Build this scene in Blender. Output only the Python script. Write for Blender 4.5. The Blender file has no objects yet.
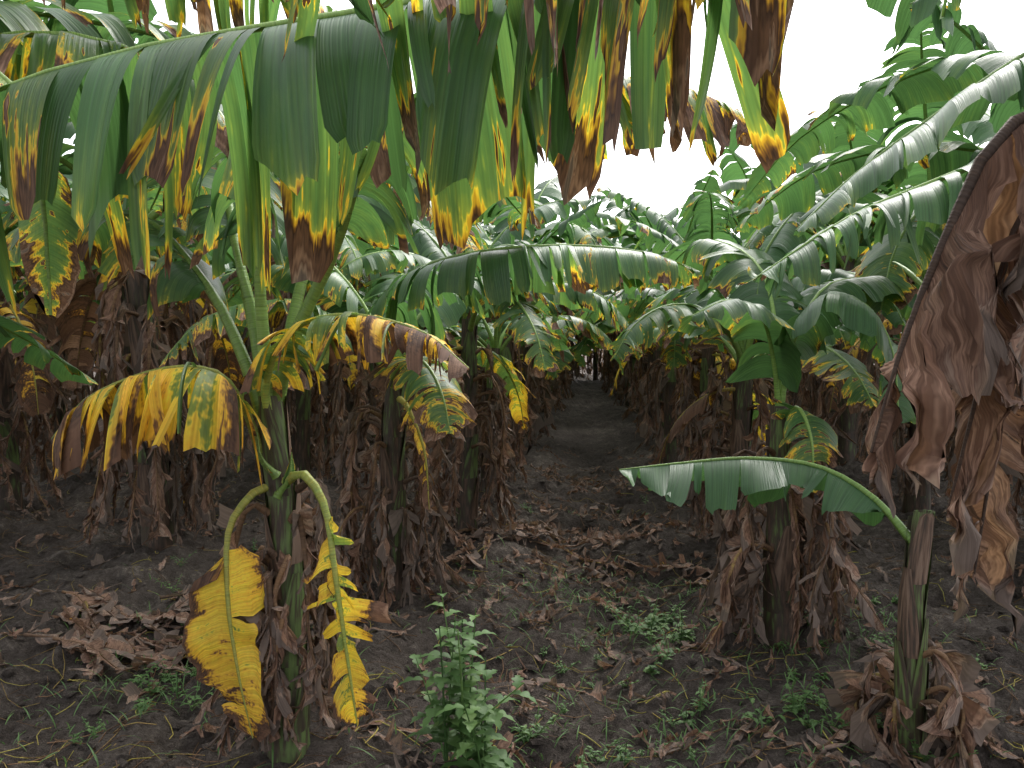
import bpy, math, random
import numpy as np
from mathutils import noise as mnoise, Vector

R = np.random.default_rng(7)
scene = bpy.context.scene
scene.view_settings.view_transform = 'Standard'
scene.view_settings.look = 'None'
scene.view_settings.exposure = 0
UP = np.array([0, 0, 1.0]); G = -UP

# ------------------------------------------------------------------ noise
def _h(ix, iy, s):
    n = (ix*374761393 + iy*668265263 + s*1442695041) & 0x7fffffff
    n = ((n ^ (n >> 13))*1274126177) & 0x7fffffff
    n = n ^ (n >> 16)
    return (n & 0xffff)/65535.0
def vn(x, y, s=0):
    x = np.asarray(x, float); y = np.asarray(y, float)
    ix = np.floor(x).astype(np.int64); iy = np.floor(y).astype(np.int64)
    fx = x-ix; fy = y-iy
    fx = fx*fx*(3-2*fx); fy = fy*fy*(3-2*fy)
    a = _h(ix, iy, s); b = _h(ix+1, iy, s); c = _h(ix, iy+1, s); d = _h(ix+1, iy+1, s)
    return (a*(1-fx)+b*fx)*(1-fy)+(c*(1-fx)+d*fx)*fy - .5
SL = 0.0934
def gz(x, y):
    x = np.asarray(x, float); y = np.asarray(y, float)
    a = x-SL*y
    row = np.cos((a+1.05)/2.15*2*math.pi)
    z = 0.05*row + 0.12*vn(x*.9, y*.9, 1) + .12*vn(x*2.7, y*2.7, 2) + .10*vn(x*6.3+y, y*6.3-x, 3)
    z = z + .075*np.abs(vn(x*13+.6*y, y*13-.6*x, 4)) + .04*vn(x*22-y, y*22+x, 5)
    return z

# ------------------------------------------------------------------ mesh accumulator
class Acc:
    def __init__(s):
        s.v = []; s.n = 0; s.f = []; s.uv = []; s.dat = []; s.m = []
    def add(s, v, f, uv=None, dat=None, mat=0):
        v = np.asarray(v, float).reshape(-1, 3); k = len(v)
        f = np.asarray(f, int)
        s.v.append(v); s.f.append(f+s.n)
        s.uv.append(np.zeros((k, 2)) if uv is None else np.asarray(uv, float).reshape(-1, 2))
        s.dat.append(np.zeros((k, 2)) if dat is None else np.asarray(dat, float).reshape(-1, 2))
        s.m.append(np.full(len(f), mat)); s.n += k
    def grid(s, P, uv, dat, mat=0, flip=False, wrap=False):
        a, b = P.shape[:2]
        idx = np.arange(a*b).reshape(a, b)
        if wrap: idx = np.concatenate([idx, idx[:1]], 0)
        q = np.stack([idx[:-1, :-1], idx[1:, :-1], idx[1:, 1:], idx[:-1, 1:]], -1).reshape(-1, 4)
        if flip: q = q[:, ::-1]
        s.add(P, q, uv, dat, mat)
    def mesh(s, name, mats, smooth=True):
        V = np.concatenate(s.v); UV = np.concatenate(s.uv); D = np.concatenate(s.dat)
        loops = np.concatenate([f.reshape(-1) for f in s.f])
        sizes = np.concatenate([np.full(len(f), f.shape[1]) for f in s.f])
        starts = np.concatenate([[0], np.cumsum(sizes)[:-1]])
        me = bpy.data.meshes.new(name)
        me.vertices.add(len(V)); me.vertices.foreach_set('co', V.astype(np.float32).ravel())
        me.loops.add(len(loops)); me.loops.foreach_set('vertex_index', loops.astype(np.int32))
        me.polygons.add(len(sizes))
        me.polygons.foreach_set('loop_start', starts.astype(np.int32))
        me.polygons.foreach_set('loop_total', sizes.astype(np.int32))
        me.polygons.foreach_set('material_index', np.concatenate(s.m).astype(np.int32))
        me.polygons.foreach_set('use_smooth', np.full(len(sizes), smooth))
        for m in mats: me.materials.append(m)
        for nm, A in (('UVMap', UV), ('dat', D)):
            l = me.uv_layers.new(name=nm)
            l.data.foreach_set('uv', A[loops].astype(np.float32).ravel())
        me.update(calc_edges=True); me.validate()
        return me
    def obj(s, name, mats, loc=(0, 0, 0), smooth=True):
        o = bpy.data.objects.new(name, s.mesh(name, mats, smooth))
        o.location = loc; scene.collection.objects.link(o); return o

def unit(v):
    v = np.asarray(v, float); return v/np.maximum(np.linalg.norm(v, axis=-1, keepdims=True), 1e-9)

class Curve:
    def __init__(s, pts):
        p = np.asarray(pts, float)
        p = np.vstack([2*p[0]-p[1], p, 2*p[-1]-p[-2]])
        out = []
        for i in range(1, len(p)-2):
            t = np.linspace(0, 1, 24, endpoint=False)[:, None]
            a, b, c, d = p[i-1], p[i], p[i+1], p[i+2]
            out.append(.5*((2*b)+(c-a)*t+(2*a-5*b+4*c-d)*t**2+(3*b-a-3*c+d)*t**3))
        out.append(p[-2][None])
        s.P = np.vstack(out)
        s.d = np.concatenate([[0], np.cumsum(np.linalg.norm(np.diff(s.P, axis=0), axis=1))])
        s.L = s.d[-1]; s.t = s.d/s.L
        s.T = unit(np.gradient(s.P, axis=0))
    def ev(s, t):
        t = np.atleast_1d(t)
        P = np.stack([np.interp(t, s.t, s.P[:, k]) for k in range(3)], -1)
        T = unit(np.stack([np.interp(t, s.t, s.T[:, k]) for k in range(3)], -1))
        return P, T

def side_of(T, hint):
    S = np.cross(T, UP)
    n = np.linalg.norm(S, axis=-1, keepdims=True)
    return unit(S + hint*np.clip(.25-n, 0, 1))

def tube(acc, c, r, nt=14, ns=6, mat=1, age=0., t0=0., t1=1., rng=R, rough=0.):
    t = np.linspace(t0, t1, nt); P, T = c.ev(t)
    hint = np.cross(T[0], UP)
    if np.linalg.norm(hint) < .05: hint = np.array([1., 0, 0])
    S = side_of(T, unit(hint)); N = np.cross(S, T)
    a = np.linspace(0, 2*math.pi, ns, endpoint=False)
    rr = np.interp(t, *r) if isinstance(r, tuple) else np.full(nt, r)
    rr = rr[None, :]*(1+rough*(rng.random((ns, nt))-.5))
    Q = P[None]+rr[..., None]*(np.cos(a)[:, None, None]*S[None]+np.sin(a)[:, None, None]*N[None])
    uv = np.stack(np.broadcast_arrays((t*c.L)[None, :], (a/6.283)[:, None]), -1)
    dat = np.zeros(uv.shape); dat[..., 0] = age; dat[..., 1] = rng.random()
    acc.grid(Q, uv, dat, mat, wrap=True)

def leaf(acc, pts, W, age=.1, seg=.07, ns=6, cols=3, pet=.12, rad=.012, th0=-.15, th1=1.2, thv=.25, tear=.65,
         shrink=.25, twist=.45, fwd=.15, crumple=0., agevar=.06, tipage=.12, lenvar=.18, rng=R, ribage=None, rib=True, calm=0, hint=None):
    c = Curve(pts)
    if rib:
        tube(acc, c, ([0, pet, .5+pet/2, 1.], [rad*1.7, rad*1.15, rad*.7, rad*.22]), nt=18 if ns > 4 else 9, ns=6 if ns > 4 else 4,
             mat=1, age=age if ribage is None else ribage, rng=rng)
    uoff = rng.random()*20
    h0 = np.cross(c.T[0], UP); h0 = unit(h0) if np.linalg.norm(h0) > .05 else np.array([1., 0, 0])
    if hint is not None: h0 = np.array(hint, float)*6
    s = np.linspace(0, 1, ns+1)
    for sd in (1, -1):
        t = pet
        drift = 0.; pa1 = th1; pa0 = th0; pl = 1.; pf = fwd; pag = age; tl = True; rnd = rng.random()
        while t < .995:
            w = seg*(.35+1.5*rng.random()**1.6)/c.L
            t2 = min(1., t+w)
            if 1-t2 < .3*w: t2 = 1.
            tr = rng.random() < tear
            u = np.linspace(0, 1, cols)
            tt = t+(t2-t)*u; P, T = c.ev(tt)
            S = side_of(T, h0)*sd
            x = (tt-pet)/(1-pet)
            prof = np.minimum(1, (x+.01)/.12)**.6*np.clip(1-x**5, .04, 1)**.6*W
            drift = .7*drift+.35*rng.normal()
            na1 = th1+thv*drift*1.4+(thv*.8*rng.normal() if tl else .0)
            na0 = th0+.12*rng.normal(); nl_ = 1-lenvar*rng.random()*1.6; nf = fwd+.08*rng.normal(); nag = age+agevar*rng.normal()
            if tl: pa1 = na1+.08*rng.normal(); pa0 = na0; pl = nl_; pf = nf; pag = nag; rnd = rng.random()
            mixv = lambda p, q: p+(q-p)*u
            a1 = mixv(pa1, na1); a0 = mixv(pa0, na0); lf = mixv(pl, nl_); ff = mixv(pf, nf); ag = mixv(pag, nag)+tipage*(x**2.5)
            lens = prof*lf; lens[1:-1] *= (1-.08*rng.random(cols-2))
            th = a0[:, None]+(a1-a0)[:, None]*(1-(1-s)**1.7)[None]
            D = (np.cos(th)[..., None]*S[:, None]+np.sin(th)[..., None]*G[None, None]+ff[:, None, None]*T[:, None])
            D = unit(D)
            st = D*(lens[:, None, None]/ns)
            path = np.concatenate([np.zeros((cols, 1, 3)), np.cumsum(st[:, :-1], axis=1)], 1)
            cc = np.linspace(-1, 1, cols); hw = (t2-t)*c.L/2
            both = 1. if (tl and tr) else 0.
            ph = both*twist*rng.normal()*s**1.3
            tornside = np.where(cc < 0, 1. if tl else 0., 1. if tr else 0.)
            k1 = shrink*rng.random()*1.4
            sh = 1-tornside[:, None]*(k1*s**1.1)[None]
            sh[:, -1] -= tornside*rng.uniform(.05, .6)*(1 if ns > 3 else .5)
            Nl = unit(np.cross(T[:, None], D))
            off = cc[:, None, None]*hw*((np.cos(ph)[None]*sh-1)[..., None]*T[:, None]+(np.sin(ph)[None]*sh)[..., None]*Nl)
            Q = P[:, None]+path+off
            Q = Q+(s**2)[None, :, None]*(.03*both*rng.normal(size=3))
            Q = Q+Nl*((1-cc**2)*rng.normal()*(.008+.2*crumple))[:, None, None]*(s*(1-.2*s))[None, :, None]
            if crumple > 0:
                for i in range(cols):
                    for j in range(1, ns+1):
                        q = Q[i, j]
                        nv = mnoise.noise_vector(Vector(q*9+uoff))
                        nv2 = mnoise.noise_vector(Vector(q*25+uoff))
                        Q[i, j] = q+crumple*(np.array(nv)*.9+np.array(nv2)*.45)*min(1, 3*s[j])
            uv = np.zeros((cols, ns+1, 2)); uv[..., 0] = (tt*c.L+uoff)[:, None]; uv[..., 1] = s[None]*(lf/ max(.3, 1-lenvar*.5))[:, None]
            dat = np.zeros((cols, ns+1, 2)); dat[..., 0] = ag[:, None]; dat[..., 1] = rnd+(2 if calm else 0)
            acc.grid(Q, uv, dat, 0, flip=sd < 0)
            t = t2; tl = tr; pa1, pa0, pl, pf, pag = na1, na0, nl_, nf, nag

def arc(p0, az, L, f0, f1, n=6, power=1.1, bend=0.):
    p = np.array(p0, float); out = [p.copy()]
    for k in range(n):
        f = math.radians(f0+(f1-f0)*((k+.5)/n)**power)
        a = az+bend*(k/n)
        p = p+L/n*np.array([math.cos(f)*math.cos(a), math.cos(f)*math.sin(a), math.sin(f)])
        out.append(p.copy())
    return out

def stem(acc, pts, r0, r1, rng, age=.3):
    c = Curve(pts)
    tube(acc, c, ([0, .15, 1.], [r0*1.15, r0, r1]), nt=22, ns=14, mat=2, age=age, rng=rng, rough=.10)
    for i in range(9):
        t = .12+.8*i/9; P, T = c.ev([t]); P = P[0]
        az = i*2.4+rng.random()
        rr = (r0+(r1-r0)*t)*1.05
        a = np.linspace(-1.3, 1.3, 7)+az
        hh = np.linspace(0, .34, 5)
        Q = np.zeros((7, 5, 3))
        for j, h in enumerate(hh):
            k = (1-.75*(j/4)**1.5); aa = az+(a-az)*k
            q, _ = c.ev([min(1, t+h/c.L)])
            rj = rr*(1+.10*j/4+.05)
            Q[:, j] = q[0]+np.stack([np.cos(aa)*rj, np.sin(aa)*rj, np.zeros(7)], -1)
        uv = np.zeros((7, 5, 2)); uv[..., 0] = hh[None]+i; uv[..., 1] = np.linspace(0, .4, 7)[:, None]
        dat = np.zeros((7, 5, 2)); dat[..., 0] = age+.25*rng.normal(); dat[..., 1] = rng.random()
        acc.grid(Q, uv, dat, 2)

def skirt(acc, base, H, n, rng, seg=.06, ns=5, cols=3, zlo=.4, spread=1., W=.13, r=.08):
    """dead leaves hanging down round the pseudostem"""
    b = np.array(base, float)
    for i in range(n):
        az = i*2.4+rng.random()*1.2
        z0 = H*rng.uniform(zlo, 1.)
        p0 = b+np.array([math.cos(az)*r*.7, math.sin(az)*r*.7, z0])
        L = z0*rng.uniform(.75, 1.12)
        s1 = r*1.1*spread*rng.uniform(.7, 1.9)
        rad = np.array([math.cos(az), math.sin(az), 0]); tan = np.array([-math.sin(az), math.cos(az), 0])
        pts = [p0, p0+rad*s1*.6+UP*.03, p0+rad*s1-UP*L*.2+tan*.02*rng.normal(),
               p0+rad*s1*.9-UP*L*.55+tan*.05*rng.normal(), p0+rad*s1*rng.uniform(.7, 1.7)-UP*L*.93+tan*.06*rng.normal()]
        pts = [np.array([p[0], p[1], max(p[2], b[2]+.02)]) for p in pts]
        leaf(acc, pts, W*rng.uniform(.9, 1.7), age=rng.uniform(.67, .95), seg=seg, ns=ns, cols=cols, pet=.06, rad=.010, tear=.8,
             th0=.7, th1=1.25, thv=.25, shrink=.5, twist=.9, fwd=1.7, crumple=.028, agevar=.06, tipage=.0, rng=rng, lenvar=.4)

# ------------------------------------------------------------------ materials
def N(nt, t, **k):
    n = nt.nodes.new(t)
    for a, b in k.items(): setattr(n, a, b)
    return n
def newmat(name):
    m = bpy.data.materials.new(name); m.use_nodes = True
    nt = m.node_tree; nt.nodes.clear()
    return m, nt, N(nt, 'ShaderNodeOutputMaterial')
def math_(nt, op, a, b=None, c=None, clamp=False):
    n = N(nt, 'ShaderNodeMath', operation=op, use_clamp=clamp)
    for i, x in enumerate((a, b, c)):
        if x is None: continue
        if isinstance(x, (int, float)): n.inputs[i].default_value = x
        else: nt.links.new(x, n.inputs[i])
    return n.outputs[0]
def ramp(nt, fac, stops):
    n = N(nt, 'ShaderNodeValToRGB'); e = n.color_ramp.elements
    e[0].position = stops[0][0]; e[0].color = (*stops[0][1], 1)
    e[1].position = stops[-1][0]; e[1].color = (*stops[-1][1], 1)
    for p, c in stops[1:-1]:
        x = e.new(p); x.color = (*c, 1)
    nt.links.new(fac, n.inputs[0]); return n.outputs[0]
def mul(nt, col, fac):
    n = N(nt, 'ShaderNodeVectorMath', operation='SCALE')
    nt.links.new(col, n.inputs[0]); nt.links.new(fac, n.inputs['Scale']); return n.outputs[0]

def leaf_material(name, kind='leaf'):
    m, nt, out = newmat(name); L = nt.links.new
    u1 = N(nt, 'ShaderNodeUVMap', uv_map='UVMap'); u2 = N(nt, 'ShaderNodeUVMap', uv_map='dat')
    s1 = N(nt, 'ShaderNodeSeparateXYZ'); s2 = N(nt, 'ShaderNodeSeparateXYZ')
    L(u1.outputs[0], s1.inputs[0]); L(u2.outputs[0], s2.inputs[0])
    u, v = s1.outputs[0], s1.outputs[1]; age = s2.outputs[0]
    calm = math_(nt, 'GREATER_THAN', s2.outputs[1], 1.5)
    rnd = math_(nt, 'SUBTRACT', s2.outputs[1], math_(nt, 'MULTIPLY', calm, 2.))
    oi = N(nt, 'ShaderNodeObjectInfo')
    zz = math_(nt, 'ADD', math_(nt, 'MULTIPLY', rnd, 1.5), math_(nt, 'MULTIPLY', oi.outputs['Random'], 30.))
    def nz(su, sv, det, add=0.):
        c = N(nt, 'ShaderNodeCombineXYZ')
        L(math_(nt, 'MULTIPLY', u, su), c.inputs[0]); L(math_(nt, 'MULTIPLY_ADD', v, sv, add), c.inputs[1]); L(zz, c.inputs[2])
        n = N(nt, 'ShaderNodeTexNoise'); n.inputs['Scale'].default_value = 1.; n.inputs['Detail'].default_value = det
        n.inputs['Roughness'].default_value = .65
        L(c.outputs[0], n.inputs['Vector']); return n.outputs[0]
    vein = nz(230., .8, 0.)
    patch = nz(34., 1.1, 3.)
    edgen = nz(7., 1.0, 1., 17.)
    fleck = nz(70., 14., 1.)
    em = math_(nt, 'MULTIPLY_ADD', edgen, 2.6, -.75, clamp=True)
    em = math_(nt, 'MULTIPLY', em, math_(nt, 'MULTIPLY_ADD', age, 3.0, .15, clamp=True))
    e = math_(nt, 'MULTIPLY', math_(nt, 'MULTIPLY', math_(nt, 'POWER', v, 2.6), em), .62 if kind == 'leaf' else 0.)
    e = math_(nt, 'MULTIPLY', e, math_(nt, 'MULTIPLY_ADD', calm, -.60, 1.))
    a = math_(nt, 'ADD', age, e)
    amp = math_(nt, 'MULTIPLY_ADD', calm, -.32, .54 if kind == 'leaf' else .3)
    a = math_(nt, 'ADD', a, math_(nt, 'MULTIPLY', math_(nt, 'SUBTRACT', patch, .5), amp))
    a = math_(nt, 'ADD', a, math_(nt, 'MULTIPLY', math_(nt, 'SUBTRACT', fleck, .5), .11), clamp=True)
    if kind == 'leaf':
        # long brown necrotic streaks in the blade of ageing leaves
        spot = nz(42., 2.0, 2., 41.)
        sm = math_(nt, 'MULTIPLY', math_(nt, 'MULTIPLY_ADD', spot, 9., -5.3, clamp=True), math_(nt, 'MULTIPLY_ADD', age, 6., -.9, clamp=True))
        sm = math_(nt, 'MULTIPLY', sm, math_(nt, 'LESS_THAN', age, .60))
        sm = math_(nt, 'MULTIPLY', sm, math_(nt, 'MULTIPLY_ADD', calm, -.85, 1.))
        a = math_(nt, 'ADD', a, math_(nt, 'MULTIPLY', sm, .36), clamp=True)
        k = math_(nt, 'MULTIPLY', math_(nt, 'MULTIPLY_ADD', a, 2.2, -1.02, clamp=True), math_(nt, 'SUBTRACT', 1., calm))
        a = math_(nt, 'ADD', a, math_(nt, 'MINIMUM', k, .06), clamp=True)
        st = [(0, (.050, .115, .044)), (.22, (.064, .142, .047)), (.38, (.105, .185, .05)), (.45, (.21, .27, .05)),
              (.475, (.76, .56, .05)), (.565, (.68, .38, .035)), (.59, (.24, .11, .032)), (.62, (.062, .034, .024)), (.68, (.16, .084, .052)),
              (.76, (.120, .063, .041)), (.83, (.29, .17, .115)), (.89, (.14, .078, .055)), (.95, (.31, .21, .155)), (1., (.15, .11, .09))]
    else:
        st = [(0, (.16, .27, .06)), (.35, (.20, .30, .07)), (.55, (.36, .31, .06)), (.7, (.18, .10, .05)), (1., (.07, .045, .033))]
    col = ramp(nt, a, st)
    col = mul(nt, col, math_(nt, 'MULTIPLY_ADD', vein, .7, .65))
    col = mul(nt, col, math_(nt, 'MULTIPLY_ADD', rnd, .5, .75))
    b = N(nt, 'ShaderNodeBsdfPrincipled'); L(col, b.inputs['Base Color'])
    b.inputs['Specular IOR Level'].default_value = .38
    mr = N(nt, 'ShaderNodeMapRange'); L(a, mr.inputs[0]); mr.inputs[1].default_value = .4; mr.inputs[2].default_value = .62
    mr.inputs[3].default_value = .37; mr.inputs[4].default_value = .85
    L(mr.outputs[0], b.inputs['Roughness'])
    bp = N(nt, 'ShaderNodeBump'); bp.inputs['Strength'].default_value = .45; bp.inputs['Distance'].default_value = .004
    L(vein, bp.inputs['Height']); L(bp.outputs[0], b.inputs['Normal'])
    if kind == 'leaf':
        tr = N(nt, 'ShaderNodeBsdfTranslucent')
        gm = N(nt, 'ShaderNodeVectorMath', operation='MULTIPLY'); gm.inputs[1].default_value = (1.5, 1.5, 1.1); L(col, gm.inputs[0])
        L(gm.outputs[0], tr.inputs[0])
        mx = N(nt, 'ShaderNodeMixShader')
        m2 = N(nt, 'ShaderNodeMapRange'); L(a, m2.inputs[0]); m2.inputs[1].default_value = .45; m2.inputs[2].default_value = .6
        m2.inputs[3].default_value = .38; m2.inputs[4].default_value = .16
        L(m2.outputs[0], mx.inputs[0])
        L(b.outputs[0], mx.inputs[1]); L(tr.outputs[0], mx.inputs[2]); L(mx.outputs[0], out.inputs[0])
    else:
        L(b.outputs[0], out.inputs[0])
    return m
M_leaf = leaf_material('banana_leaf_blade')
M_rib = leaf_material('banana_midrib', 'rib')

def stem_material():
    m, nt, out = newmat('pseudostem'); L = nt.links.new
    u1 = N(nt, 'ShaderNodeUVMap', uv_map='UVMap'); u2 = N(nt, 'ShaderNodeUVMap', uv_map='dat')
    s2 = N(nt, 'ShaderNodeSeparateXYZ'); L(u2.outputs[0], s2.inputs[0])
    mp = N(nt, 'ShaderNodeMapping'); mp.inputs['Scale'].default_value = (6, 18, 1); L(u1.outputs[0], mp.inputs[0])
    n = N(nt, 'ShaderNodeTexNoise'); n.inputs['Scale'].default_value = 1.; n.inputs['Detail'].default_value = 5; L(mp.outputs[0], n.inputs[0])
    a = math_(nt, 'ADD', s2.outputs[0], math_(nt, 'MULTIPLY', math_(nt, 'SUBTRACT', n.outputs[0], .5), 1.7), clamp=True)
    col = ramp(nt, a, [(0, (.15, .22, .06)), (.3, (.10, .14, .045)), (.42, (.07, .06, .03)), (.6, (.045, .03, .022)), (.8, (.12, .07, .045)), (1, (.2, .13, .09))])
    b = N(nt, 'ShaderNodeBsdfPrincipled'); L(col, b.inputs['Base Color']); b.inputs['Roughness'].default_value = .6
    bp = N(nt, 'ShaderNodeBump'); bp.inputs['Strength'].default_value = .5; bp.inputs['Distance'].default_value = .01
    L(n.outputs[0], bp.inputs['Height']); L(bp.outputs[0], b.inputs['Normal'])
    L(b.outputs[0], out.inputs[0]); return m
M_stem = stem_material()
PM = [M_leaf, M_rib, M_stem]

def soil_material(name):
    m, nt, out = newmat(name); L = nt.links.new
    tc = N(nt, 'ShaderNodeTexCoord')
    def nz(sc, d, r=.6):
        n = N(nt, 'ShaderNodeTexNoise'); n.inputs['Scale'].default_value = sc; n.inputs['Detail'].default_value = d
        n.inputs['Roughness'].default_value = r; L(tc.outputs['Object'], n.inputs[0]); return n.outputs[0]
    a = nz(1.3, 4, .65); b_ = nz(20, 6, .8); c = nz(130, 2)
    f = math_(nt, 'ADD', math_(nt, 'MULTIPLY', a, .45), math_(nt, 'MULTIPLY', b_, .55))
    col = ramp(nt, f, [(.35, (.026, .020, .017)), (.45, (.078, .062, .053)), (.55, (.130, .106, .091)), (.66, (.29, .245, .21))])
    col = mul(nt, col, math_(nt, 'MULTIPLY_ADD', c, .9, .55))
    b = N(nt, 'ShaderNodeBsdfPrincipled'); L(col, b.inputs['Base Color']); b.inputs['Roughness'].default_value = .95
    b.inputs['Specular IOR Level'].default_value = .2
    bp = N(nt, 'ShaderNodeBump'); bp.inputs['Strength'].default_value = 1.; bp.inputs['Distance'].default_value = .07
    L(math_(nt, 'ADD', b_, math_(nt, 'MULTIPLY', c, .3)), bp.inputs['Height']); L(bp.outputs[0], b.inputs['Normal'])
    L(b.outputs[0], out.inputs[0]); return m
M_soil = soil_material('dark_soil')

def weed_material():
    m, nt, out = newmat('weed_leaf'); L = nt.links.new
    u2 = N(nt, 'ShaderNodeUVMap', uv_map='dat'); s2 = N(nt, 'ShaderNodeSeparateXYZ'); L(u2.outputs[0], s2.inputs[0])
    col = ramp(nt, s2.outputs[1], [(0, (.06, .13, .035)), (.6, (.11, .21, .06)), (1, (.19, .30, .09))])
    b = N(nt, 'ShaderNodeBsdfPrincipled'); L(col, b.inputs['Base Color']); b.inputs['Roughness'].default_value = .55
    tr = N(nt, 'ShaderNodeBsdfTranslucent'); L(mul(nt, col, math_(nt, 'ADD', 1.3, 0.)), tr.inputs[0])
    mx = N(nt, 'ShaderNodeMixShader'); mx.inputs[0].default_value = .35
    L(b.outputs[0], mx.inputs[1]); L(tr.outputs[0], mx.inputs[2]); L(mx.outputs[0], out.inputs[0]); return m
M_weed = weed_material()

# ------------------------------------------------------------------ ground
def axis(lo, hi, st, far_lo, far_hi):
    a = list(np.arange(lo, hi, st)); s = st; x = hi
    while x < far_hi: a.append(x); s *= 1.09; x += s
    a.append(far_hi); s = st*1.0; x = lo-st; b = []
    while x > far_lo: b.append(x); s *= 1.12; x -= s
    b.append(far_lo); return np.array(b[::-1]+a)
xs = axis(-4.5, 5, .028, -400, 400); ys = axis(2.2, 10, .028, -60, 700)
X, Y = np.meshgrid(xs, ys, indexing='ij')
Z = gz(X, Y)
ga = Acc(); Pg = np.stack([X, Y, Z], -1); zz2 = np.zeros(Pg.shape[:2]+(2,))
ga.grid(Pg, zz2, zz2, 0); ga.obj('ground', [M_soil])

ca = Acc()
phi = (1+5**.5)/2
iv = unit(np.array([[-1, phi, 0], [1, phi, 0], [-1, -phi, 0], [1, -phi, 0], [0, -1, phi], [0, 1, phi], [0, -1, -phi], [0, 1, -phi], [phi, 0, -1], [phi, 0, 1], [-phi, 0, -1], [-phi, 0, 1]]))
it = np.array([[0, 11, 5], [0, 5, 1], [0, 1, 7], [0, 7, 10], [0, 10, 11], [1, 5, 9], [5, 11, 4], [11, 10, 2], [10, 7, 6], [7, 1, 8], [3, 9, 4], [3, 4, 2], [3, 2, 6], [3, 6, 8], [3, 8, 9], [4, 9, 5], [2, 4, 11], [6, 2, 10], [8, 6, 7], [9, 8, 1]])
for i in range(8000):
    y = 2.2+9*R.random()**1.6; x = R.uniform(-.75, .8)*y
    if vn(x*1.2, y*1.2, 9) < -.18: continue
    r = .005+.034*R.random()**4
    v = iv*(1+.9*(R.random((12, 1))-.5))*r*np.array([1, 1, .6])*R.uniform(.6, 1.4, 3)
    ca.add(v+np.array([x, y, float(gz(x, y))+r*.05]), it)
ca.obj('soil_clods', [M_soil], smooth=False)

# ------------------------------------------------------------------ foreground plants
def P0(x, y): return np.array([x, y, float(gz(x, y))])
rg = np.random.default_rng(11)

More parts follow.
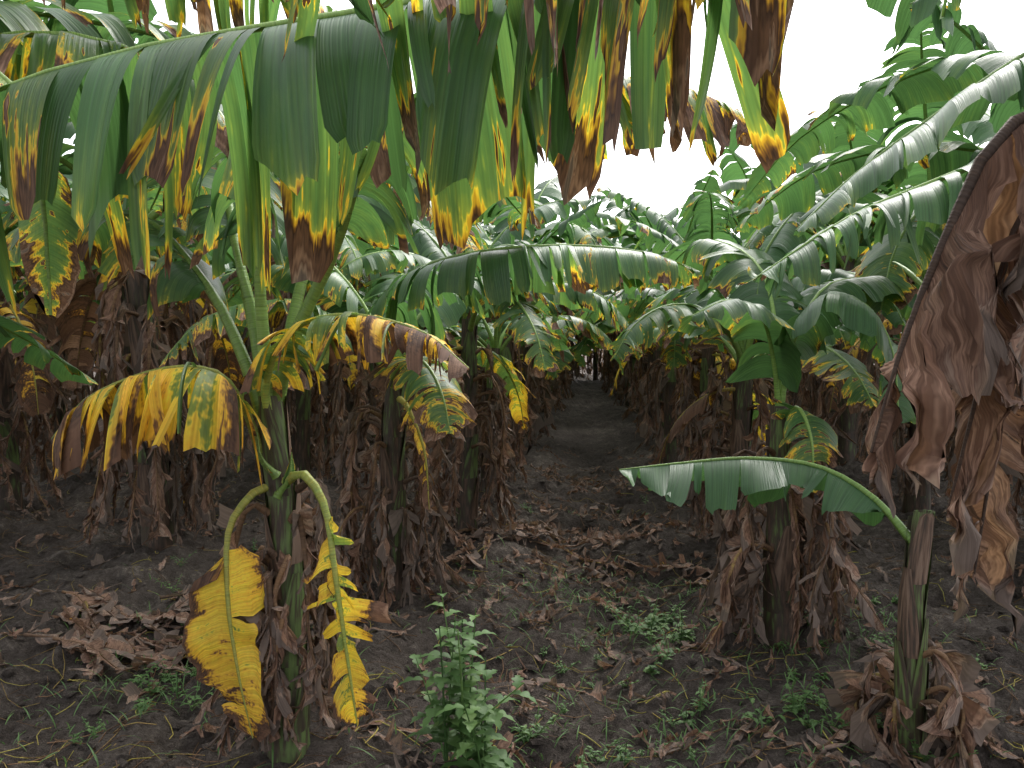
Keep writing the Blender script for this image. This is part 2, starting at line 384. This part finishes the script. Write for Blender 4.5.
# 1: young plant, left foreground
def plant_front_left():
    a = Acc(); b = P0(-.82, 3.0)
    stem(a, [b-UP*.1, b+[0, 0, .5], (-.83, 3.0, 1.0), (-.87, 3.0, 1.40)], .072, .042, rg, .38)
    r2 = np.random.default_rng(21)
    leaf(a, [(-.87, 2.98, 1.30), (-.86, 2.92, 1.46), (-.76, 2.86, 1.63), (-.55, 2.8, 1.685), (-.30, 2.74, 1.63), (-.14, 2.70, 1.51)], .27,
         age=.41, seg=.026, ns=7, pet=.16, rad=.012, th0=.0, th1=1.3, thv=.2, agevar=.07, tipage=.36, shrink=.4, tear=.8, rng=rg, calm=1)
    leaf(a, [(-.90, 2.98, 1.20), (-.95, 2.93, 1.38), (-1.03, 2.9, 1.49), (-1.2, 2.85, 1.50), (-1.42, 2.8, 1.41), (-1.54, 2.78, 1.27)], .46,
         age=.455, seg=.026, ns=8, pet=.16, rad=.012, th0=.05, th1=1.35, thv=.12, agevar=.055, tipage=.20, shrink=.2, tear=.7, rng=rg, fwd=.05, calm=1)
    # overhead leaf to the right (dark green, brown tips)
    leaf(a, [(-.86, 3.0, 1.36), (-.77, 2.97, 1.62), (-.62, 2.92, 1.90), (-.46, 2.78, 2.22), (-.19, 2.68, 2.42), (.27, 2.62, 2.41), (.58, 2.6, 2.35), (.76, 2.6, 2.24)], .38,
         age=.24, seg=.045, ns=8, pet=.30, rad=.016, th0=.1, th1=1.35, thv=.2, agevar=.08, tipage=.30, rng=rg, tear=.8, shrink=.35)
    leaf(a, [(-.89, 3.0, 1.30), (-.98, 3.02, 1.56), (-1.12, 3.08, 1.80), (-1.4, 3.2, 2.06), (-1.8, 3.4, 2.1), (-2.2, 3.6, 1.9)], .38,
         age=.22, seg=.05, ns=7, pet=.28, rad=.015, th1=1.3, rng=rg, tear=.75)
    leaf(a, [(-.88, 3.0, 1.34), (-.93, 3.02, 1.65), (-1.0, 3.06, 1.92), (-1.15, 3.3, 2.3), (-1.45, 3.7, 2.42), (-1.8, 4.2, 2.25)], .38,
         age=.18, seg=.05, ns=7, pet=.28, rad=.016, th1=1.3, rng=rg, tear=.75)
    leaf(a, [(-.85, 3.02, 1.36), (-.80, 3.08, 1.70), (-.72, 3.2, 2.02), (-.5, 3.6, 2.38), (-.2, 4.1, 2.45), (.1, 4.7, 2.25)], .38,
         age=.2, seg=.05, ns=7, pet=.28, rad=.015, th1=1.3, rng=rg, tear=.75)
    leaf(a, [(-.87, 2.99, 1.34), (-.885, 2.96, 1.68), (-.89, 2.9, 2.0), (-1.0, 2.75, 2.36), (-1.25, 2.55, 2.5), (-1.6, 2.35, 2.4), (-1.9, 2.2, 2.1)], .42,
         age=.28, seg=.045, ns=7, pet=.28, rad=.016, th0=.2, th1=1.4, agevar=.08, rng=rg, tear=.8, shrink=.35, lenvar=.3)
    # low hanging yellow leaves
    leaf(a, [(-.80, 2.93, 1.10), (-.72, 2.86, 1.14), (-.64, 2.83, 1.03), (-.60, 2.8, .8), (-.56, 2.8, .5), (-.53, 2.8, .28)], .14,
         age=.475, seg=.06, ns=6, pet=.30, rad=.011, th0=.2, th1=.9, thv=.25, agevar=.035, tipage=.04, fwd=.1, rng=r2, ribage=.45, lenvar=.45, shrink=.35, calm=1, hint=(1, .4, 0), tear=.6, crumple=.012)
    leaf(a, [(-.87, 2.93, 1.08), (-.91, 2.88, 1.06), (-.97, 2.83, .95), (-.965, 2.79, .74), (-.93, 2.77, .5), (-.88, 2.77, .25)], .18,
         age=.50, seg=.16, ns=8, cols=6, pet=.30, rad=.009, th0=-.1, th1=.5, thv=.2, agevar=.012, tipage=.08, fwd=-.05, rng=r2, ribage=.5, lenvar=.35, crumple=.03, tear=.4, calm=1, hint=(1, .5, 0), shrink=.2)
    skirt(a, b, .98, 24, rg, seg=.045, ns=6, W=.11, r=.085, spread=.9)
    for z, s in ((1.05, 1), (1.12, -1)):
        leaf(a, [(-.83, 2.93, z), (-.83+s*.05, 2.9, z+.07), (-.83+s*.06, 2.9, z+.16)], .03, age=.2, seg=.1, ns=4, pet=.05, rad=.012, rng=rg, th1=.4)
    a.obj('banana_plant', PM)
plant_front_left()

# 2: second in the left row, 5.1 m
def plant_l2():
    a = Acc(); b = P0(-.74, 5.1)
    stem(a, [b-UP*.1, b+[0, 0, .6], b+[.02, 0, 1.4]], .085, .05, rg, .6)
    leaf(a, [b+[.02, 0, 1.3], (-.73, 4.95, 1.75), (-.55, 4.7, 1.97), (-.23, 4.5, 2.06), (.26, 4.45, 2.10), (.69, 4.4, 2.06), (.98, 4.4, 1.96)], .44,
         age=.14, seg=.05, ns=7, pet=.20, rad=.018, th0=.2, th1=1.35, thv=.15, agevar=.05, tipage=.12, rng=rg, tear=.8)
    for az, L, f0, f1, ag in ((2.6, 1.9, 75, -45, .2), (3.6, 1.6, 65, -60, .28), (1.6, 1.8, 75, -40, .15), (.7, 1.8, 75, -50, .2), (5.2, 1.1, 40, -75, .36), (4.3, 1.3, 60, -60, .2), (3.1, 2.2, 80, -30, .2)):
        leaf(a, arc(b+[0, 0, 1.35], az, L, f0, f1), .34, age=ag, seg=.06, ns=6, pet=.2, rad=.016, th1=1.2, rng=rg)
    skirt(a, b, 1.3, 26, rg, W=.15, r=.10, spread=1.3, seg=.05)
    leaf(a, [b+[.06, -.08, 1.25], b+[.12, -.15, 1.2], b+[.22, -.2, .95], b+[.25, -.2, .6]], .10, age=.54, seg=.06, ns=5, pet=.2, th1=1.1, rng=rg, crumple=.01, calm=1)
    a.obj('banana_plant', PM)
plant_l2()

def row_plant(x, y, H, seed, nl=8, L=1.7, sk=20, ns=6, seg=.08, cols=3, ages=(.02, .24), name='banana_plant', local=False, W=.34, skz=.9, f1=(-75, -25)):
    rng = np.random.default_rng(seed)
    a = Acc(); b = np.zeros(3) if local else P0(x, y)
    lean = np.array([rng.normal()*.06, rng.normal()*.06, 0])
    top = b+lean+UP*H
    stem(a, [b-UP*.1, b+lean*.4+UP*H*.5, top], .085, .055, rng, .6)
    for i in range(nl):
        az = i*2.4+rng.random()*.9
        k = i/max(1, nl-1)
        f0 = 88-40*k+rng.normal()*6
        f1v = rng.uniform(*f1)-20*k if i > 1 else rng.uniform(-20, 25)
        leaf(a, arc(top-UP*.08*k*2, az, L*rng.uniform(.8, 1.12), f0, f1v, n=7, bend=rng.normal()*.3), W*rng.uniform(.85, 1.1),
             age=ages[0]+(ages[1]-ages[0])*k+rng.normal()*.04, seg=seg, ns=ns, cols=cols, pet=.2, rad=.016, th0=rng.uniform(-.3, .2), th1=rng.uniform(.7, 1.35),
             thv=.2, tipage=.16, rng=rng, tear=rng.uniform(.5, .9))
    for i in range(2):
        leaf(a, arc(top-UP*.25, rng.random()*6.28, L*.6, 20, -85, n=6, power=.6), W*.7, age=rng.uniform(.42, .8), seg=seg, ns=ns, cols=cols, pet=.15,
             th1=1.3, rng=rng, crumple=.012, calm=1)
    skirt(a, b, H*skz, sk, rng, seg=seg*.8, ns=max(3, ns-1), cols=cols, W=.16, r=.11, spread=1.35)
    if local: return a.mesh(name, PM)
    return a.obj(name, PM)

row_plant(-.36, 6.5, 1.7, 21, W=.33, L=1.8, seg=.06)
# 3: right row, 4.3 m
def plant_r1():
    a = Acc(); b = P0(1.40, 4.3)
    stem(a, [b-UP*.1, b+[0, 0, .6], b+[-.02, 0, 1.25]], .085, .045, rg, .6)
    t = b+[-.02, 0, 1.2]
    leaf(a, [t, (1.33, 4.25, 1.5), (1.25, 4.2, 1.72), (1.08, 4.15, 1.80), (.88, 4.1, 1.72)], .30, age=.12, seg=.08, ns=6, pet=.2, th0=-.1, th1=1.0, rng=rg, tear=.6)
    leaf(a, [t, (1.43, 4.25, 1.6), (1.55, 4.15, 1.82), (1.72, 4.05, 1.76), (1.82, 4.0, 1.55), (1.84, 3.95, 1.2)], .34, age=.10, seg=.08, ns=6, pet=.2, th1=1.2, rng=rg, tear=.6)
    leaf(a, [t, t+[.02, .1, .35], t+[.0, .4, .8], t+[-.2, .9, 1.0], t+[-.4, 1.4, .8]], .34, age=.12, ns=6, pet=.2, rng=rg)
    leaf(a, [t, t+[.1, .1, .35], t+[.4, .4, .7], t+[.9, .6, .7], t+[1.3, .7, .4]], .32, age=.12, ns=6, pet=.2, rng=rg)
    leaf(a, [t-UP*.1, t+[.05, -.12, .05], t+[.08, -.25, -.1], t+[.08, -.28, -.35]], .22, age=.30, seg=.08, ns=6, pet=.15, rng=rg, th1=.8)
    skirt(a, b, 1.1, 28, rg, W=.15, r=.10, spread=1.5, seg=.05)
    a.obj('banana_plant', PM)
plant_r1()
row_plant(1.72, 6.3, 1.45, 33, L=1.7, seg=.06)
# 4: right foreground stem, with the low broad leaf to the left
def plant_r0():
    a = Acc(); b = P0(1.52, 3.12)
    stem(a, [b-UP*.1, b+[0, 0, .3], b+[.0, .0, .6], b+[.03, 0, .95]], .055, .032, rg, .40)
    r2 = np.random.default_rng(4)
    leaf(a, [(1.53, 3.12, .82), (1.42, 3.25, .98), (1.25, 3.38, 1.085), (.98, 3.42, 1.115), (.70, 3.42, 1.095), (.44, 3.40, 1.07)], .30,
         age=.02, seg=.09, ns=8, cols=5, pet=.14, rad=.012, th0=.45, th1=1.1, thv=.3, agevar=.02, tipage=.05, shrink=.12, twist=.3, rng=r2, lenvar=.35, tear=.7)
    skirt(a, b, .42, 12, rg, W=.17, r=.06, spread=1.4)
    a.obj('banana_plant', PM)
plant_r0()
# 5: plant just outside the frame on the right; leaves reach in
def plant_roff():
    a = Acc(); b = P0(2.85, 3.7); t = b+UP*1.9
    stem(a, [b-UP*.1, b+UP, t], .12, .06, rg, .4)
    leaf(a, [t, (2.82, 3.75, 2.6), (2.6, 3.85, 3.0), (2.25, 3.9, 2.84), (1.95, 3.95, 2.63), (1.62, 4., 2.38), (1.35, 4., 2.12)], .42,
         age=.06, seg=.08, ns=7, cols=4, pet=.22, rad=.022, th0=-.1, th1=.9, thv=.15, rng=rg, shrink=.2, tear=.6)
    leaf(a, [t, (2.75, 3.5, 2.2), (2.4, 3.3, 2.42), (2.0, 3.2, 2.35), (1.6, 3.2, 2.20), (1.27, 3.2, 2.06), (.92, 3.2, 1.83)], .38,
         age=.08, seg=.045, ns=7, pet=.22, rad=.02, th0=-.1, th1=1.2, thv=.12, rng=rg, tear=.85, shrink=.3)
    leaf(a, [t, (2.9, 4.0, 2.6), (2.7, 4.5, 3.1), (2.4, 5.2, 3.2), (2.0, 5.9, 3.0), (1.7, 6.3, 2.6)], .38, age=.1, seg=.08, ns=6, pet=.2, rng=rg, tear=.6, th1=.9)
    leaf(a, [t, (2.7, 4.0, 2.3), (2.3, 4.4, 2.6), (1.8, 4.9, 2.6), (1.4, 5.3, 2.3)], .38, age=.1, seg=.08, ns=6, pet=.2, rng=rg, tear=.6, th1=1.)
    leaf(a, [t, (2.9, 3.5, 2.6), (2.65, 3.1, 3.1), (2.2, 3.0, 3.15), (1.75, 3.0, 2.98), (1.4, 3.0, 2.78)], .30, age=.12, seg=.06, ns=6, pet=.2, rng=rg, tear=.8, th1=1.2)
    skirt(a, b, 1.5, 10, rg)
    a.obj('banana_plant', PM)
plant_roff()
# 6: plant beside the camera on the right; its leaves hang across the top of the view, dead ones at the right
def plant_side():
    a = Acc(); b = P0(1.30, .75); t = b+UP*1.9
    stem(a, [b-UP*.1, b+UP, t], .11, .06, rg, .4)
    r2 = np.random.default_rng(8)
    leaf(a, [t, (1.25, .9, 2.35), (.9, 1.4, 2.68), (.45, 1.75, 2.52), (.1, 1.85, 2.40), (-.35, 1.88, 2.32), (-.78, 1.85, 2.24), (-1.10, 1.8, 2.13), (-1.38, 1.75, 1.98)], .70,
         age=.25, seg=.062, ns=12, cols=4, pet=.44, rad=.014, th0=.45, th1=1.5, thv=.10, agevar=.08, tipage=-.06, fwd=.02, shrink=.38, rng=r2, tear=.8, lenvar=.34, twist=.8)
    leaf(a, [t, (1.2, .85, 2.4), (.95, 1.1, 2.62), (.6, 1.4, 2.60), (.25, 1.6, 2.46), (-.1, 1.65, 2.38), (-.45, 1.65, 2.32)], .60,
         age=.34, seg=.038, ns=12, cols=4, pet=.54, rad=.014, th0=.4, th1=1.5, thv=.12, agevar=.12, tipage=.0, fwd=.0, rng=r2, lenvar=.5, tear=.92, shrink=.6, twist=.9)
    r2 = np.random.default_rng(31)
    leaf(a, [(1.28, .8, 1.75), (1.15, 1.3, 1.98), (.98, 1.48, 2.02), (.86, 1.5, 1.96), (.78, 1.5, 1.80), (.70, 1.49, 1.60), (.64, 1.48, 1.40)], .44,
         age=.68, seg=.08, ns=14, cols=6, pet=.47, rad=.012, th0=1.0, th1=1.5, thv=.14, shrink=.4, twist=.6, fwd=.05, crumple=.055, agevar=.03, tipage=0., rng=r2, ribage=1., tear=.65, lenvar=.4)
    leaf(a, [(1.30, .82, 1.72), (1.18, 1.3, 1.90), (1.02, 1.48, 1.95), (.92, 1.54, 1.80), (.86, 1.54, 1.5), (.81, 1.54, 1.28)], .42,
         age=.69, seg=.07, ns=13, cols=5, pet=.40, rad=.010, th0=.9, th1=1.45, thv=.15, shrink=.5, twist=.8, fwd=.4, crumple=.055, agevar=.03, tipage=0., rng=r2, ribage=1., tear=.75, lenvar=.45)
    leaf(a, [(1.32, .84, 1.70), (1.24, 1.35, 1.92), (1.08, 1.6, 1.97), (1.0, 1.66, 1.8), (.97, 1.66, 1.45), (.93, 1.66, 1.12)], .44,
         age=.70, seg=.07, ns=13, cols=5, pet=.36, rad=.010, th0=.6, th1=1.4, thv=.18, shrink=.4, twist=.8, fwd=.3, crumple=.055, agevar=.04, tipage=0., rng=r2, ribage=1., tear=.75, lenvar=.4, hint=(1, 0, 0))
    skirt(a, b, 1.5, 10, rg)
    a.obj('banana_plant', PM)
plant_side()
# 7: plant outside the frame on the left
def plant_loff():
    a = Acc(); b = P0(-2.1, 1.6); t = b+UP*1.75
    stem(a, [b-UP*.1, b+UP, t], .11, .06, rg, .4)
    leaf(a, [t, (-1.9, 1.75, 2.2), (-1.5, 1.95, 2.36), (-1.2, 2.0, 2.22), (-1.12, 2.0, 2.0), (-1.10, 2.0, 1.66)], .13,
         age=.33, seg=.16, ns=8, cols=4, pet=.5, rad=.013, th0=.1, th1=.45, thv=.1, tipage=.12, fwd=.3, shrink=.1, twist=.1, rng=rg, tear=.25, hint=(1, 0, 0))
    leaf(a, [t, (-2.15, 2.0, 1.9), (-2.1, 2.6, 1.85), (-1.95, 3.2, 1.65), (-1.8, 3.6, 1.42)], .22, age=.12, ns=6, seg=.1, pet=.2, th1=1.1, rng=rg)
    leaf(a, [t, (-2.2, 1.9, 2.4), (-2.1, 2.6, 2.8), (-1.8, 3.3, 2.8), (-1.4, 3.9, 2.6)], .38, age=.12, ns=7, pet=.2, th1=.9, rng=rg)
    leaf(a, [t, (-2.0, 1.8, 2.4), (-1.6, 2.3, 2.85), (-1.0, 2.7, 2.85), (-.4, 3.0, 2.6)], .46, age=.22, ns=8, pet=.2, th1=1.3, rng=rg, seg=.045, tear=.85)
    leaf(a, [t, (-2.1, 1.9, 2.3), (-1.8, 2.8, 2.7), (-1.2, 3.6, 2.8), (-.6, 4.3, 2.6), (-.2, 4.8, 2.3)], .46, age=.2, ns=8, pet=.2, th1=1.3, rng=rg, seg=.05, tear=.85)
    skirt(a, b, 1.4, 8, rg)
    a.obj('banana_plant', PM)
plant_loff()

# ------------------------------------------------------------------ the rows behind
near = [row_plant(0, 0, H, 100+i, local=True, ns=6, seg=.065, nl=8, L=L, ages=(.0, .24)) for i, (H, L) in enumerate(((1.7, 1.9), (2.0, 2.0), (1.5, 1.8), (1.85, 1.9)))]
far = [row_plant(0, 0, H, 200+i, local=True, ns=3, seg=.11, cols=2, nl=8, L=1.9, ages=(.0, .20), sk=12, W=.35) for i, H in enumerate((1.7, 2.0, 1.5, 2.1, 1.8))]
rp = random.Random(5)
def put(x, yy, s):
    o = bpy.data.objects.new('banana_plant', rp.choice(near if yy < 8.6 else far)); scene.collection.objects.link(o)
    o.location = (x, yy, float(gz(x, yy))); o.rotation_euler = (0, 0, rp.random()*6.28); o.scale = (s, s, s)
for k in range(-7, 8):
    a0 = -1.05+2.15*k
    y = 5.2+rp.random() if abs(k-.5) > 1 else 8.4
    if k == -1: y = 6.4
    while y < 36:
        x = a0+SL*y+rp.gauss(0, .12)
        yy = y+rp.gauss(0, .12)
        if abs(x)/yy < (.95 if yy < 7 else .78) and not (yy > 20 and abs(x-SL*yy) > 9):
            s = rp.uniform(.85, 1.12)*(1+.012*yy)
            if k >= 2: s *= 1.22
            elif k < 0: s *= 1.2
            elif yy > 9: s *= 1.08
            put(x, yy, s)
        y += 1.75+rp.random()*.55
for xx, yy in ((3.4, 34), (2.9, 37), (3.9, 39)):   # headland plants closing the end of the aisle
    put(xx, yy, 1.2)

# ------------------------------------------------------------------ litter
la = Acc(); rl = np.random.default_rng(3)
def litter(x, y, L, W, az, lift=.02, age=None):
    n = 4; p = []
    for k in range(n+1):
        px = x+math.cos(az)*L*k/n+rl.normal()*.02*L; py = y+math.sin(az)*L*k/n+rl.normal()*.02*L
        p.append((px, py, float(gz(px, py))+lift+.02*rl.random()))
    leaf(la, p, W, age=rl.uniform(.64, .97) if age is None else age, seg=max(.05, W*.6), ns=3 if W < .08 else 5, cols=3, pet=.05, rad=.006, th0=-.35, th1=rl.uniform(-.1, .35), thv=.3,
         shrink=.5, twist=.6, crumple=.018 if W > .05 else .01, lenvar=.4, rng=rl, tipage=0., rib=W > .05)
for i in range(1000):
    y = 2.6+10*rl.random()**1.3; kk = rl.integers(-3, 4)
    x = -1.05+2.15*kk+SL*y+rl.normal()*.6
    if abs(x) > .75*y+.5: continue
    litter(x, y, rl.uniform(.05, .35), rl.uniform(.006, .035), rl.random()*6.28, .012)
for i in range(260):
    y = 2.8+7*rl.random(); x = SL*y+rl.normal()*.5
    litter(x, y, rl.uniform(.05, .3), rl.uniform(.006, .03), rl.random()*6.28, .012)
for i in range(34):
    litter(rl.uniform(-.5, .8), rl.uniform(5.8, 7.1), rl.uniform(.3, .9), rl.uniform(.03, .08), rl.random()*6.28, .02)
for i in range(26):
    litter(rl.uniform(-2.7, -1.35), rl.uniform(4.3, 5.0), rl.uniform(.3, .9), rl.uniform(.04, .10), rl.normal()*.5, .03)
litter(-2.5, 4.25, 1.0, .16, .15, .07, .90); litter(-2.3, 4.1, .7, .12, -.1, .06, .80)
litter(.9, 4.8, .6, .08, 2.5, .03); litter(1.7, 3.6, .5, .08, 1.2)
for i in range(14):
    litter(rl.uniform(1.1, 2.3), rl.uniform(3.0, 5.2), rl.uniform(.2, .6), rl.uniform(.03, .08), rl.random()*6.28)
la.obj('dry_leaf_litter', PM)
ta = Acc()
for i in range(2000):
    y = 2.3+7*rl.random()**1.4; x = rl.uniform(-.7, .75)*y
    az = rl.random()*6.28; L = rl.uniform(.04, .25); p = []
    for k in range(3):
        px = x+math.cos(az+.3*k)*L*k/2; py = y+math.sin(az+.3*k)*L*k/2; p.append((px, py, float(gz(px, py))+.008+.01*rl.random()))
    tube(ta, Curve(p), rl.uniform(.0012, .003), nt=4, ns=3, mat=0, age=rl.uniform(.55, .9), rng=rl)
ta.obj('twigs', [M_rib])

# ------------------------------------------------------------------ weeds
def lobed(acc, p, az, el, L, W, rng, lobes=3, curl=.8):
    n = lobes*4+1; t = np.linspace(0, 1, n)
    P = [np.array(p, float)]; d = []
    for k in range(n):
        e = el-curl*t[k]*1.3
        d.append(np.array([math.cos(az)*math.cos(e), math.sin(az)*math.cos(e), math.sin(e)]))
        if k: P.append(P[-1]+d[-1]*L/(n-1))
    P = np.array(P); S = np.array([-math.sin(az), math.cos(az), 0])
    w = W*np.sin(np.clip(t*1.05, 0, 1)**.75*math.pi)**.8*(.35+.65*np.abs(np.sin(t*lobes*math.pi)))+.001
    n_ = np.cross(d, S)
    Q = np.stack([P-S*w[:, None]+n_*.25*w[:, None], P, P+S*w[:, None]+n_*.25*w[:, None]], 0)
    dat = np.zeros((3, n, 2)); dat[..., 1] = np.clip(rng.normal(.5, .2), 0, 1)
    acc.grid(Q, np.zeros((3, n, 2)), dat, 0)
def weed(acc, x, y, H, rng, stems=5, lf=.09, spread=.3, per=9):
    b = P0(x, y)
    for s in range(stems):
        az = rng.random()*6.28; sp = spread*rng.random()*H
        h = H*rng.uniform(.6, 1.)
        pts = [b, b+np.array([math.cos(az)*sp*.4, math.sin(az)*sp*.4, h*.5]), b+np.array([math.cos(az)*sp, math.sin(az)*sp, h])]
        c = Curve(pts); tube(acc, c, ([0, 1], [.006*H/.6, .002]), nt=6, ns=4, mat=0, rng=rng)
        for i in range(per):
            t = .15+.85*i/per; P, _ = c.ev([t])
            lobed(acc, P[0], i*2.4+rng.random(), rng.uniform(.2, .9), lf*rng.uniform(.7, 1.25)*(1.15-.5*t), lf*.26*(1.15-.5*t), rng)
wa = Acc(); rw = np.random.default_rng(9)
weed(wa, -.17, 3.02, .80, rw, 4, .13, .25, 16)
weed(wa, -.24, 2.98, .62, rw, 4, .13, .6, 12)
weed(wa, -.10, 3.0, .50, rw, 4, .13, .6, 10)
wa.obj('tall_weed', [M_weed])
wb = Acc()
for cx, cy, n, h, sp in ((.85, 4.6, 18, .17, .2), (1.25, 3.3, 16, .14, .25), (-1.45, 3.7, 14, .13, .25), (-1.6, 4.3, 6, .12, .2), (.35, 4.3, 6, .08, .25), (1.5, 4.0, 6, .1, .2), (.2, 3.1, 5, .12, .2),
                     (-2.0, 5.6, 8, .1, .4), (.6, 7.5, 8, .1, .5), (.5, 5.3, 12, .07, .4), (-1.3, 4.9, 6, .1, .2), (1.9, 4.5, 8, .12, .3), (-1.9, 3.1, 6, .07, .2), (.0, 4.2, 6, .06, .4), (.6, 3.4, 10, .06, .35)):
    for i in range(n):
        weed(wb, cx+rw.normal()*sp, cy+rw.normal()*sp, h*rw.uniform(.4, 1.2), rw, 3, h*.32, 1.2, 6)
for i in range(2200):
    cx, cy = [(.85, 4.6), (1.15, 3.35), (-1.45, 3.7), (.3, 3.2), (1.6, 4.2), (-1.7, 4.6), (.3, 5.2)][rw.integers(7)]
    x = cx+rw.normal()*.45; y = cy+rw.normal()*.45
    lobed(wb, P0(x, y), rw.random()*6.28, rw.uniform(.7, 1.4), rw.uniform(.04, .12), .0022, rw, 1, .6)
wb.obj('weeds', [M_weed])

# ------------------------------------------------------------------ light
w = bpy.data.worlds.new('World'); scene.world = w; w.use_nodes = True
nt = w.node_tree; bg = nt.nodes['Background']
sky = N(nt, 'ShaderNodeTexSky'); sky.sky_type = 'NISHITA'; sky.sun_disc = False
sky.sun_elevation = math.radians(50); sky.sun_rotation = math.radians(24); sky.dust_density = 4.; sky.air_density = 1.
hs = N(nt, 'ShaderNodeHueSaturation'); hs.inputs['Saturation'].default_value = .22; hs.inputs['Value'].default_value = 3.0
nt.links.new(sky.outputs[0], hs.inputs['Color']); nt.links.new(hs.outputs[0], bg.inputs[0])
bg.inputs[1].default_value = .15
sl = bpy.data.lights.new('sun', 'SUN'); sl.energy = 1.4; sl.angle = math.radians(25); sl.color = (1, .96, .89)
so = bpy.data.objects.new('sun', sl); scene.collection.objects.link(so)
so.rotation_euler = (math.radians(40), 0, math.radians(156)); so.location = (3, 6, 12)

cam = bpy.data.cameras.new('camera'); co = bpy.data.objects.new('camera', cam); scene.collection.objects.link(co)
co.location = (0, 0, 1.6); co.rotation_euler = (math.radians(87), 0, 0)
cam.lens = 29.36; cam.sensor_width = 36; cam.clip_end = 2000; cam.clip_start = .05
scene.camera = co
